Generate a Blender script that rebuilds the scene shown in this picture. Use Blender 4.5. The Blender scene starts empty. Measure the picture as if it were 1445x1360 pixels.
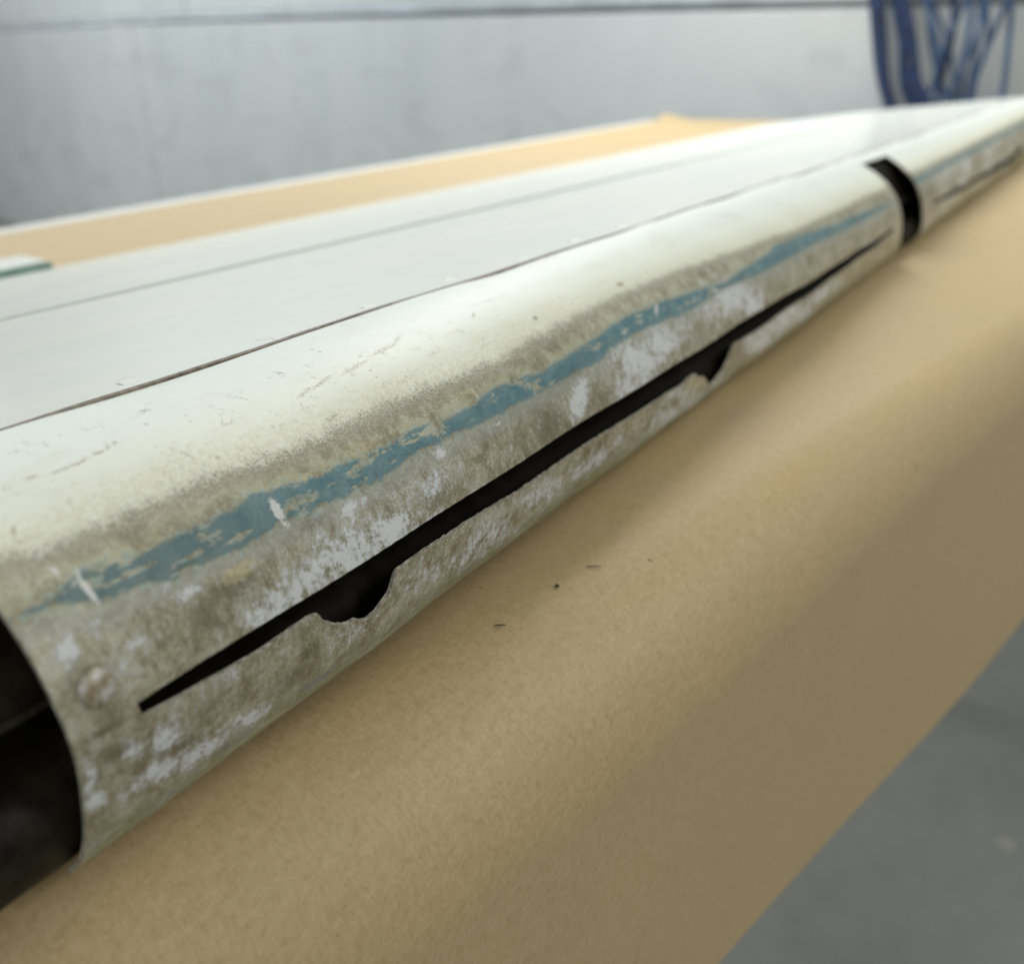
import bpy, bmesh, math, random
import numpy as np
from mathutils import Vector, Matrix
random.seed(7); rng = np.random.default_rng(7)
SC = bpy.context.scene
COL = SC.collection
R = math.radians

# ------------------------------------------------------------------ camera
PITCH, YAW = R(25.4976), R(33.0608)
cam_d = bpy.data.cameras.new('camera')
cam = bpy.data.objects.new('camera', cam_d); COL.objects.link(cam)
cam.location = (0, 0, 0.13)
cam.rotation_euler = (math.pi/2 - PITCH, 0, YAW)
cam_d.sensor_width = 36; cam_d.lens = 1300/1445*36
cam_d.clip_start = 0.01; cam_d.clip_end = 60
cam_d.dof.use_dof = True
cam_d.dof.focus_distance = 0.205
cam_d.dof.aperture_fstop = 11.0
SC.camera = cam

# ------------------------------------------------------------------ light
w = bpy.data.worlds.new('World'); SC.world = w; w.use_nodes = True
bg = w.node_tree.nodes['Background']
bg.inputs[0].default_value = (0.98, 1.0, 0.96, 1); bg.inputs[1].default_value = 0.41
def area(name, loc, target, sx, sy, power, col):
    d = bpy.data.lights.new(name, 'AREA'); d.shape = 'RECTANGLE'; d.size = sx; d.size_y = sy
    d.energy = power; d.color = col
    o = bpy.data.objects.new(name, d); COL.objects.link(o); o.location = loc
    o.rotation_euler = (Vector(target)-Vector(loc)).to_track_quat('-Z', 'Y').to_euler()
    return o
area('ceiling_and_fill_light', (-.76, 1.5, 1.10), (-.15, 1.0, 0), .36, .9, 12.8, (1.0, .98, .93))
area('ceiling_and_fill_light', (-3.1, 1.65, 1.7), (-3.0, 2.5, .15), 4.2, .30, 50, (.97, 1.0, 1.0))  # added wall wash to brighten the boards, no actual fitting
area('ceiling_and_fill_light', (1.9, 1.1, 1.5), (.2, 1.2, -.3), .30, 1.0, 14, (1.0, .97, .92))  # added fill from the right for the hanging paper and the floor
SC.view_settings.view_transform = 'Standard'; SC.view_settings.look = 'None'
SC.view_settings.exposure = 0.26; SC.view_settings.gamma = 1
SC.cycles.use_denoising = True
SC.cycles.max_bounces = 6

# ------------------------------------------------------------------ measured data (wing surface coordinates: metres along the span, fraction round the nose)
NEAR=[(-0.16135,0.06638),(-0.15294,0.06653),(-0.143,0.06515),(-0.13382,0.06209),(-0.12541,0.05697),(-0.12021,0.05162),(-0.11677,0.04619),(-0.11448,0.04053),(-0.11318,0.03586),(-0.11287,0.03082),(-0.11417,0.02294),(-0.11662,0.01422),(-0.12029,0.00688),(-0.12564,0.00076)]
FAR=[(-0.16403,0.06041),(-0.15829,0.06003),(-0.15065,0.05735),(-0.13994,0.05139),(-0.13038,0.04321),(-0.12388,0.03212),(-0.12082,0.01912),(-0.12082,0.00918),(-0.12503,0.00092)]
SLOT_UP=[(0.0658,0.6261),(0.1,0.6295),(0.15,0.634),(0.18,0.6363),(0.226,0.6427),(0.26,0.6471),(0.31,0.6526),(0.364,0.6601),(0.449,0.681),(0.55,0.6948),(0.6234,0.7019)]
SLOT_LO=[(0.06515,0.6532),(0.07307,0.6642),(0.08422,0.6756),(0.09058,0.6813),(0.10057,0.6834),(0.10384,0.6843),(0.10541,0.6867),(0.107,0.6926),(0.10763,0.7088),(0.1087,0.7226),(0.11114,0.7454),(0.1127,0.7535),(0.11499,0.7662),(0.1172,0.7665),(0.11918,0.781),(0.12135,0.7888),(0.12357,0.7825),(0.12527,0.7708),(0.12701,0.7592),(0.12826,0.7446),(0.12852,0.7246),(0.12935,0.7101),(0.131,0.7019),(0.137,0.704),(0.16,0.7103),(0.18,0.7226),(0.2058,0.7304),(0.2457,0.7373),(0.27701,0.7484),(0.28906,0.7597),(0.29216,0.7582),(0.29382,0.752),(0.2985,0.7552),(0.30329,0.7585),(0.30612,0.7764),(0.30947,0.8024),(0.31118,0.7956),(0.3155,0.8222),(0.32062,0.8695),(0.3234,0.8762),(0.32577,0.8707),(0.32859,0.853),(0.33344,0.8387),(0.33589,0.8069),(0.34145,0.7463),(0.35299,0.7496),(0.36692,0.7546),(0.40663,0.7497),(0.45,0.7547),(0.5,0.755),(0.556,0.7493),(0.62364,0.7286)]
SLOT2_UP=[(0.75504,0.7123),(0.82714,0.7286),(0.92738,0.7567),(1.05052,0.7667),(1.17707,0.7844),(1.30071,0.7538)]
SLOT2_LO=[(0.7545,0.7359),(0.82563,0.7731),(0.92643,0.7994),(1.05093,0.8403),(1.18376,0.8816),(1.30151,0.8423)]
WHITE=[(0.05836,0.3373),(0.06261,0.3472),(0.06697,0.3569),(0.07669,0.3524),(0.08641,0.3555),(0.09928,0.3551),(0.11419,0.3659),(0.12923,0.3673),(0.1482,0.3654),(0.16634,0.3699),(0.18606,0.384),(0.20761,0.3636),(0.24375,0.3524),(0.27865,0.3527),(0.32094,0.353),(0.35741,0.3807),(0.43106,0.4007),(0.47553,0.4127),(0.54599,0.4148),(0.63656,0.4129),(0.82335,0.4964),(1.1689,0.572)]
TEAL_UP=[(0.05518,0.4143),(0.06139,0.409),(0.06773,0.3988),(0.07762,0.419),(0.0856,0.4105),(0.09224,0.4133),(0.09999,0.4099),(0.10965,0.4202),(0.12291,0.4322),(0.13791,0.4389),(0.14864,0.4329),(0.15571,0.4435),(0.16416,0.4502),(0.17269,0.4392),(0.18137,0.4281),(0.18855,0.4366),(0.19837,0.4482),(0.20319,0.4521),(0.21571,0.4486),(0.24004,0.4296),(0.26193,0.4159),(0.27911,0.4266),(0.28551,0.4221),(0.30433,0.4387),(0.31961,0.4503),(0.34118,0.4713),(0.3635,0.4559),(0.39398,0.4506),(0.41164,0.4269),(0.44965,0.4337),(0.46831,0.4514),(0.50211,0.4716),(0.54996,0.4859),(0.60678,0.5099)]
TEAL_LO=[(0.05479,0.4208),(0.06033,0.4263),(0.06396,0.4369),(0.06731,0.4573),(0.07327,0.4543),(0.07931,0.474),(0.08808,0.4741),(0.09413,0.484),(0.10408,0.4792),(0.111,0.4803),(0.11885,0.4867),(0.12885,0.4934),(0.14631,0.4835),(0.16128,0.4847),(0.17553,0.4935),(0.19284,0.4978),(0.21073,0.5023),(0.23414,0.5005),(0.24105,0.4813),(0.26914,0.4828),(0.30075,0.4962),(0.34088,0.4933),(0.3857,0.5139),(0.43349,0.5107),(0.4593,0.5119),(0.52539,0.5353),(0.60293,0.5358)]
OX=[(0.0978,0.6105,[144.98,-4.47,2.98,30.98],1),(0.1058,0.5984,[173.6,-4.16,-11.01,34.26],1),(0.1182,0.5953,[121.53,-3.15,-7.29,25.11],1.1),(0.1288,0.5994,[143.37,-4.29,-9.22,30.94],1.1),(0.1404,0.6397,[176.95,-9.19,-1.83,58.43],0.9),(0.0947,0.6235,[268.39,-8.83,2.15,55.66],0.9),(0.0784,0.4826,[561.14,-37.19,689.45,122.23],0.9),(0.08,0.5096,[431.0,-2.82,11.52,105.11],0.9),(0.076,0.4933,[399.54,5.85,-123.52,85.79],0.6),(0.1222,0.518,[220.68,-2.09,-16.38,76.12],0.8),(0.1434,0.563,[186.73,-4.99,-4.93,37.73],0.6),(0.1481,0.5501,[186.24,10.1,-157.4,40.95],0.55),(0.1311,0.5388,[246.37,-5.18,-2.2,64.52],0.5),(0.1519,0.5096,[268.24,61.9,-516.77,51.01],1.1),(0.2155,0.5801,[223.81,24.93,-73.6,16.24],1.1),(0.256,0.5742,[85.15,-4.05,-1.74,13.73],1.0),(0.2723,0.5512,[92.27,-4.11,-1.04,18.08],1),(0.2533,0.6343,[118.61,2.71,-61.78,20.68],1),(0.2432,0.6278,[120.04,16.57,-95.21,19.02],0.8),(0.2888,0.5548,[114.87,7.98,-59.81,23.35],0.7),(0.3425,0.5409,[60.87,-2.93,-0.37,15.18],1),(0.3602,0.6063,[88.99,4.66,-36.57,15.94],1.0),(0.3164,0.5398,[102.5,-4.68,-0.51,22.25],0.7),(0.0587,0.4969,[399.45,44.6,-563.69,48.57],1),(0.0648,0.4854,[669.89,77.53,-524.68,46.63],0.8),(0.0698,0.5375,[238.41,-3.58,29.81,61.46],0.55),(0.0656,0.5576,[448.28,-7.09,28.14,72.07],0.45),(0.0678,0.7997,[263.83,-8.13,-118.06,46.5],1.1),(0.077,0.8235,[184.88,-7.31,-57.61,39.38],1.1),(0.0881,0.837,[185.22,-8.94,-24.27,47.5],0.8),(0.0552,0.7081,[905.29,21.84,-256.19,23.81],0.9),(0.0557,0.7536,[719.85,4.4,-701.52,73.4],1.2),(0.0693,0.7235,[352.06,-11.25,-59.91,44.79],0.9),(0.0639,0.7099,[527.8,4.2,-510.46,62.15],0.6),(0.1687,0.8203,[106.54,-8.9,-13.43,18.35],0.8),(0.1942,0.799,[108.74,-10.05,-12.01,21.11],0.75),(0.158,0.8271,[187.18,-14.82,-26.23,32.76],0.7),(0.2261,0.8196,[80.28,-8.99,-1.05,26.8],0.7),(0.1424,0.7676,[152.43,-10.59,-14.43,26.07],0.55),(0.1347,0.7758,[282.22,1.37,-192.43,27.1],0.5),(0.1184,0.8023,[210.77,-12.54,-35.82,45.6],0.5),(0.3774,0.8285,[62.23,-10.48,-0.59,14.89],1),(0.4123,0.8153,[33.17,-5.6,-5.48,15.63],0.95),(0.4663,0.806,[35.25,-6.31,-6.55,22.33],0.8),(0.2812,0.8663,[61.35,-8.67,-2.34,17.1],0.7),(0.3442,0.9392,[100.88,-18.28,-3.55,6.92],0.6),(0.3213,0.9803,[89.64,-15.0,-4.41,5.56],0.7),(0.2447,0.8103,[82.18,-9.61,-5.87,30.51],0.5),(0.176,0.6248,[178.55,-10.4,1.66,68.63],0.3),(0.1168,0.4717,[489.66,34.74,-435.29,103.85],0.3),(0.1345,0.8947,[243.17,-17.76,-40.8,25.17],0.4),(0.0825,0.6881,[468.03,-18.75,-20.43,67.66],0.35)]
DK=[(0.0604,0.5691,[300.33,13.4,-169.31,28.23],1.25),(0.0892,0.5361,[157.49,-2.03,-0.97,35.65],1),(0.0825,0.5433,[309.7,1.8,-68.2,40.5],0.9),(0.0665,0.4781,[262.69,2.08,-36.63,65.33],0.7),(0.0722,0.7713,[221.39,-5.78,-148.12,39.69],1),(0.0608,0.688,[279.19,-3.54,-236.69,59.27],1),(0.0997,0.8081,[152.02,-8.19,-0.6,30.4],0.8),(0.0791,0.7308,[256.81,-11.11,13.73,47.49],0.6),(0.0593,0.6348,[263.51,-3.94,-168.63,158.76],1.3),(0.1982,0.604,[118.75,-7.26,4.97,15.34],1),(0.1829,0.5815,[154.53,-5.53,-5.83,32.3],0.6),(0.2271,0.6122,[100.14,-7.16,4.42,15.92],0.7),(0.1472,0.5952,[109.09,-4.04,0.08,31.93],0.7),(0.1105,0.5071,[146.24,-1.4,6.47,60.44],0.6),(0.1323,0.5188,[162.69,-1.81,-13.79,65.54],0.4),(0.1976,0.7202,[78.9,-7.32,-4.46,33.05],0.6),(0.2429,0.5085,[118.17,-2.72,1.47,22.22],0.4),(0.2997,0.5828,[80.91,-5.69,4.12,19.78],0.5),(0.0579,0.5372,[622.42,45.0,-210.45,25.23],0.8),(0.0552,0.5569,[760.93,52.96,-328.66,38.15],0.6),(0.0742,0.5616,[409.75,-5.22,-13.8,82.92],0.4),(0.2924,0.5096,[76.21,-2.6,6.11,27.43],0.5),(0.3858,0.6054,[30.87,-2.91,1.3,23.66],0.35),(0.5168,0.7067,[20.21,-3.49,-2.79,23.45],0.4),(0.0839,0.5802,[303.77,0.86,-106.26,56.32],0.8),(0.11,0.5505,[243.24,-2.06,-57.48,70.85],0.5)]
YE=[(0.0926,0.518,[263.26,-0.01,-61.1,87.38],1),(0.0848,0.5008,[410.61,1.59,-57.9,91.64],0.8),(0.0848,0.3573,[186.81,5.46,9.75,94.54],0.7),(0.1164,0.4238,[111.67,1.65,6.18,88.47],0.9),(0.1061,0.4094,[203.69,3.6,17.4,122.54],0.7),(0.0796,0.4983,[487.19,27.73,-539.03,107.69],0.7),(0.1657,0.4124,[95.57,2.64,-8.3,63.31],0.7),(0.1835,0.4198,[135.36,3.66,-11.49,76.56],0.7),(0.1344,0.4141,[133.94,3.16,-10.96,71.87],0.6),(0.1481,0.4538,[268.34,7.51,-62.65,68.1],0.9),(0.2024,0.4809,[211.51,4.43,-72.7,84.57],0.8),(0.1171,0.497,[275.75,0.77,-62.79,118.01],0.7),(0.3051,0.7974,[106.04,-5.51,-89.66,27.39],0.9),(0.177,0.5992,[187.5,8.28,-235.23,64.83],0.5),(0.1454,0.6967,[148.36,-10.35,-3.16,40.89],0.4),(0.0555,0.4822,[444.04,24.16,-200.27,35.37],0.6),(0.2542,0.7921,[58.45,-6.94,-3.52,25.19],0.5)]
TH=[(0.152,0.4586,[157.94,6.25,-131.57,84.77],1),(0.1605,0.4688,[246.75,2.44,-51.33,148.4],0.6),(0.1898,0.4518,[142.11,8.13,-172.41,100.6],1),(0.1962,0.4747,[274.22,24.33,-293.73,92.43],1),(0.127,0.4541,[170.11,1.27,11.32,170.26],1),(0.1199,0.4571,[270.46,1.82,9.68,175.7],0.8),(0.1101,0.4624,[391.47,4.5,-31.54,81.42],1),(0.1133,0.4636,[317.59,1.36,4.85,181.17],0.8),(0.0831,0.4542,[137.34,0.95,16.68,209.7],0.9),(0.0755,0.4387,[271.85,3.83,-56.44,173.29],0.9),(0.0932,0.4669,[263.3,1.11,2.52,199.34],0.8),(0.0901,0.4408,[352.95,3.17,23.37,161.41],0.7),(0.0673,0.4233,[442.27,10.63,-200.82,177.43],0.8),(0.0635,0.4244,[657.89,15.5,-210.2,181.26],0.6),(0.2581,0.456,[98.84,0.33,23.22,107.23],0.9),(0.2661,0.4556,[115.96,1.22,5.57,139.53],0.8),(0.2083,0.4588,[144.37,0.92,5.91,167.05],0.5),(0.2337,0.4577,[124.38,0.93,5.62,153.89],0.5),(0.1388,0.4763,[193.54,0.13,-6.08,216.13],0.6),(0.3238,0.4669,[139.52,17.41,-147.84,62.74],0.8)]
SCF=[(0.0724,0.1914,[707.08,32.13,-140.97,211.84],1),(0.077,0.1999,[450.87,20.35,-34.44,245.34],1),(0.0804,0.1988,[392.36,17.36,92.53,246.83],1.1),(0.0851,0.1919,[625.48,28.96,96.01,238.42],1.1),(0.0873,0.1853,[1380.06,102.92,-1019.32,136.26],1),(0.0678,0.1935,[890.54,36.62,-16.2,139.46],0.7),(0.101,0.113,[457.1,31.74,-421.08,96.36],0.9),(0.0973,0.1297,[336.59,18.73,29.71,165.92],0.7),(0.1186,0.1841,[157.92,17.68,-1660.54,99.31],0.7),(0.133,0.1487,[545.24,61.69,-1380.54,77.61],1),(0.138,0.2291,[185.89,8.07,287.21,129.24],0.8),(0.1314,0.2397,[317.59,9.83,402.21,138.62],0.8),(0.1491,0.2235,[174.26,9.81,172.56,118.29],0.8),(0.1617,0.2009,[161.32,11.56,78.38,102.63],0.8),(0.1693,0.1819,[278.57,8.35,637.92,157.81],0.8),(0.0884,0.1068,[530.89,43.3,-1968.74,83.12],0.8),(0.2133,0.16,[97.52,10.93,-99.16,106.82],0.6),(0.2188,0.2941,[637.45,88.82,-332.33,90.0],1.3),(0.2729,0.3007,[421.04,68.17,-265.65,82.67],1.5),(0.2092,0.3719,[655.62,83.35,-404.65,118.77],1.4),(0.1867,0.2326,[170.2,14.68,-28.23,152.06],0.6),(0.2004,0.1982,[982.37,131.96,-275.51,53.63],1),(0.096,0.2635,[168.64,8.89,-152.45,191.05],0.5),(0.1096,0.2433,[200.27,10.69,20.36,177.77],0.5),(0.0632,0.2861,[1726.25,182.33,-901.8,49.43],1.1),(0.0626,0.3081,[1146.2,124.1,-1603.93,95.62],1),(0.1312,0.3285,[305.3,7.05,197.46,123.76],0.8),(0.1502,0.3036,[302.06,9.35,181.45,112.06],0.6),(0.0867,0.3325,[521.63,12.21,202.05,186.15],0.6),(0.1726,0.2731,[230.65,13.43,95.19,118.24],0.7)]
MK=[(0.0665,0.4297,[66.93,38.14,-2101.89,14.78],1.3),(0.0666,0.3985,[176.37,90.24,-2514.93,4.86],0.9),(0.0639,0.3809,[262.29,74.18,-1933.82,23.58],0.9),(0.063,0.3448,[285.97,96.49,-2249.54,-2.82],0.8),(0.1048,0.4532,[18.2,50.28,-1119.76,-3.26],1.4),(0.1049,0.483,[175.85,104.97,-1505.42,39.62],0.8),(0.1519,0.5096,[357.65,82.54,-723.47,71.42],1.0),(0.2794,0.4423,[579.01,72.46,-98.77,37.73],0.8),(0.1753,0.5142,[594.6,-11.22,16.44,277.16],0.9)]
RIV=[0.06037,0.5666]
HOSE=[([(0.5142,0.2737),(0.4829,0.13),(0.4633,0.0682),(0.4351,-0.0006)],15,0),([(0.4892,0.2724),(0.4604,0.13),(0.4399,0.0562),(0.4141,0.0004)],13,0),([(0.4606,0.2709),(0.4161,0.1419),(0.4096,0.0939),(0.3826,0.0517),(0.3596,0.003)],11,0),([(0.4486,0.2703),(0.3991,0.13),(0.3808,0.0701),(0.3423,0.0039)],9,1),([(0.4195,0.2688),(0.3722,0.1534),(0.3512,0.1006),(0.3517,0.0707),(0.3358,0.0042)],6,1),([(0.3117,0.2632),(0.335,0.1588),(0.3498,0.1065),(0.356,0.0525),(0.3757,0.0022)],6,0),([(0.336,0.2645),(0.3099,0.1754),(0.3079,0.1069),(0.2996,0.0059)],7,0),([(0.2997,0.2626),(0.2734,0.13),(0.2794,0.0724),(0.2818,0.0068)],6,1),([(0.2437,0.2597),(0.2558,0.1854),(0.2745,0.1072),(0.2932,0.0123)],7,0),([(0.2621,0.2607),(0.2411,0.13),(0.2325,0.0092)],7,1),([(0.4782,0.2718),(0.4383,0.13),(0.4205,0.0568),(0.3893,0.0016)],10,1),([(0.3695,0.2662),(0.3464,0.1532),(0.3515,0.0827),(0.3542,0.0033)],7,0),([(0.3141,0.2633),(0.2965,0.164),(0.293,0.0838),(0.2945,0.0062)],6,1),([(0.4013,0.2678),(0.3891,0.1535),(0.362,0.0825),(0.3227,0.0048)],6,1),([(0.2808,0.2616),(0.288,0.1414),(0.3159,0.0476),(0.3253,0.0047)],6,1),([(0.43,0.2693),(0.3507,0.13),(0.3162,0.0051)],5,1)]
WD=[-0.97705,0.21301]
WN=[-0.21301,-0.97705]


# ------------------------------------------------------------------ helpers
def tag(o, label=None, cat=None, group=None, kind=None):
    if label: o['label'] = label
    if cat: o['category'] = cat
    if group: o['group'] = group
    if kind: o['kind'] = kind
    return o
def empty(name, loc=(0,0,0)):
    o = bpy.data.objects.new(name, None); COL.objects.link(o); o.location = loc; o.empty_display_size = .05
    return o
def link(name, me, mat, parent=None, smooth=False):
    if mat and not me.materials: me.materials.append(mat)
    if smooth: me.polygons.foreach_set('use_smooth', [True]*len(me.polygons))
    o = bpy.data.objects.new(name, me); COL.objects.link(o)
    if parent:
        o.parent = parent; o.matrix_parent_inverse = Matrix.Translation(-parent.location)
    return o
def mesh(name, V, Fc):
    me = bpy.data.meshes.new(name); me.from_pydata([tuple(map(float, v)) for v in V], [], [tuple(map(int, f)) for f in Fc]); me.update(); return me
def grid_mesh(name, P, mask=None):
    """P: (n,m,3) array -> quad mesh; mask (n-1,m-1) keeps faces."""
    n, m = P.shape[:2]
    idx = np.arange(n*m).reshape(n, m)
    q = np.stack([idx[:-1,:-1], idx[1:,:-1], idx[1:,1:], idx[:-1,1:]], -1)
    q = (q.reshape(-1, 4) if mask is None else q[mask])[:, ::-1]
    me = bpy.data.meshes.new(name)
    me.vertices.add(n*m); me.vertices.foreach_set('co', P.reshape(-1).astype(np.float32))
    me.loops.add(len(q)*4); me.loops.foreach_set('vertex_index', q.reshape(-1).astype(np.int32))
    me.polygons.add(len(q)); me.polygons.foreach_set('loop_start', (np.arange(len(q))*4).astype(np.int32))
    me.update(calc_edges=True); me.validate()
    return me
def set_uv(me, uv):
    l = me.uv_layers.new(name='UVMap')
    vi = np.empty(len(me.loops), np.int32); me.loops.foreach_get('vertex_index', vi)
    l.data.foreach_set('uv', uv.reshape(-1, 2)[vi].reshape(-1).astype(np.float32))
def set_attr(me, name, a):
    at = me.attributes.new(name, 'FLOAT', 'POINT'); at.data.foreach_set('value', np.asarray(a, np.float32).reshape(-1))
def solidify(o, t, off=-1, rim=None):
    m = o.modifiers.new('Solidify', 'SOLIDIFY'); m.thickness = t; m.offset = off; m.use_rim = True
    if rim: o.data.materials.append(rim); m.material_offset_rim = 1
    e = o.modifiers.new('EdgeSplit', 'EDGE_SPLIT'); e.split_angle = R(40)
def box_mesh(name, x0, x1, y0, y1, z0, z1, bev=0.0):
    bm = bmesh.new(); bmesh.ops.create_cube(bm, size=1)
    for v in bm.verts:
        v.co = (x0+(v.co.x+.5)*(x1-x0), y0+(v.co.y+.5)*(y1-y0), z0+(v.co.z+.5)*(z1-z0))
    if bev: bmesh.ops.bevel(bm, geom=bm.edges[:], offset=bev, segments=2, affect='EDGES', profile=.6)
    me = bpy.data.meshes.new(name); bm.to_mesh(me); bm.free(); return me
def cr(P, n):
    P = np.asarray(P, float); E = np.vstack([2*P[0]-P[1], P, 2*P[-1]-P[-2]]); Q = []
    for i in range(len(P)-1):
        a, b, c, d = E[i:i+4]
        for t in np.linspace(0, 1, 30, endpoint=False):
            Q.append(.5*(2*b+(-a+c)*t+(2*a-5*b+4*c-d)*t*t+(-a+3*b-3*c+d)*t**3))
    Q.append(P[-1]); Q = np.array(Q)
    L = np.r_[0, np.cumsum(np.linalg.norm(np.diff(Q, axis=0), axis=1))]; u = np.linspace(0, L[-1], n)
    return np.stack([np.interp(u, L, Q[:, k]) for k in range(Q.shape[1])], -1)
def tube_mesh(name, pts, r, seg=10):
    P = cr(pts, 60); V = []; Fc = []
    T = np.gradient(P, axis=0); T /= np.linalg.norm(T, axis=1)[:, None]
    for i in range(len(P)):
        t = T[i]; a = np.cross(t, [.31, .2, .93]); a /= np.linalg.norm(a); b = np.cross(t, a)
        for k in range(seg):
            an = 2*math.pi*k/seg; V.append(P[i]+r*(math.cos(an)*a+math.sin(an)*b))
    for i in range(len(P)-1):
        for k in range(seg):
            Fc.append((i*seg+k, i*seg+(k+1) % seg, (i+1)*seg+(k+1) % seg, (i+1)*seg+k))
    Fc.append(tuple(range(seg))[::-1]); Fc.append(tuple((len(P)-1)*seg+k for k in range(seg)))
    return mesh(name, V, Fc)

# ------------------------------------------------------------------ material helper
class M:
    def __init__(s, name):
        s.m = bpy.data.materials.new(name); s.m.use_nodes = True; s.t = s.m.node_tree; s.n = s.t.nodes; s.l = s.t.links
        s.b = s.n['Principled BSDF']; s._uv = None
    def put(s, sock, v):
        if isinstance(v, bpy.types.NodeSocket): s.l.new(v, sock)
        elif isinstance(v, (tuple, list)) and len(v) == 3 and sock.type == 'RGBA': sock.default_value = (*v, 1)
        else: sock.default_value = v
    def obj(s): return s.n.new('ShaderNodeTexCoord').outputs['Object']
    def uv(s): return s.n.new('ShaderNodeTexCoord').outputs['UV']
    def attr(s, a):
        n = s.n.new('ShaderNodeAttribute'); n.attribute_name = a; return n.outputs['Fac']
    def scale(s, vec, sc, loc=(0,0,0)):
        n = s.n.new('ShaderNodeMapping'); s.l.new(vec, n.inputs[0]); n.inputs['Scale'].default_value = sc; n.inputs['Location'].default_value = loc; return n.outputs[0]
    def noise(s, vec, sc, det=4, rough=.5, dist=0.0):
        n = s.n.new('ShaderNodeTexNoise'); s.l.new(vec, n.inputs['Vector'])
        n.inputs['Scale'].default_value = sc; n.inputs['Detail'].default_value = det; n.inputs['Roughness'].default_value = rough; n.inputs['Distortion'].default_value = dist
        return n.outputs['Fac']
    def voro(s, vec, sc, feat='F1', out='Distance', rand=1.0):
        n = s.n.new('ShaderNodeTexVoronoi'); n.feature = feat; s.l.new(vec, n.inputs['Vector']); n.inputs['Scale'].default_value = sc; n.inputs['Randomness'].default_value = rand
        return n.outputs[out]
    def math(s, op, a, b=0.0, c=None):
        n = s.n.new('ShaderNodeMath'); n.operation = op; s.put(n.inputs[0], a); s.put(n.inputs[1], b)
        if c is not None: s.put(n.inputs[2], c)
        return n.outputs[0]
    def mad(s, a, b, c): return s.math('MULTIPLY_ADD', a, b, c)
    def ss(s, x, lo, hi, a=0.0, b=1.0):
        n = s.n.new('ShaderNodeMapRange'); n.interpolation_type = 'SMOOTHSTEP'; s.put(n.inputs[0], x)
        n.inputs[1].default_value = lo; n.inputs[2].default_value = hi; n.inputs[3].default_value = a; n.inputs[4].default_value = b; return n.outputs[0]
    def mix(s, f, a, b, mode='MIX'):
        n = s.n.new('ShaderNodeMix'); n.data_type = 'RGBA'; n.blend_type = mode
        s.put(n.inputs[0], f); s.put(n.inputs[6], a); s.put(n.inputs[7], b); return n.outputs[2]
    def fmix(s, f, a, b):
        n = s.n.new('ShaderNodeMix'); n.data_type = 'FLOAT'; s.put(n.inputs[0], f); s.put(n.inputs[2], a); s.put(n.inputs[3], b); return n.outputs[0]
    def ramp(s, f, stops):
        n = s.n.new('ShaderNodeValToRGB'); e = n.color_ramp.elements
        while len(e) < len(stops): e.new(.5)
        for k, (p_, c) in enumerate(stops): e[k].position = p_; e[k].color = (*c, 1)
        s.l.new(f, n.inputs[0]); return n.outputs[0]
    def bump(s, h, strength=.3, dist=.001, nrm=None):
        n = s.n.new('ShaderNodeBump'); n.inputs['Strength'].default_value = strength; n.inputs['Distance'].default_value = dist; s.l.new(h, n.inputs['Height'])
        if nrm: s.l.new(nrm, n.inputs['Normal'])
        return n.outputs[0]
    def out(s, col=None, rough=None, nrm=None, metal=None, spec=None):
        if col is not None: s.put(s.b.inputs['Base Color'], col)
        if rough is not None: s.put(s.b.inputs['Roughness'], rough)
        if nrm is not None: s.put(s.b.inputs['Normal'], nrm)
        if metal is not None: s.put(s.b.inputs['Metallic'], metal)
        if spec is not None: s.put(s.b.inputs['Specular IOR Level'], spec)
        return s.m

CREAM = (.80, .82, .70); COOL = (.77, .83, .79)

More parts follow.
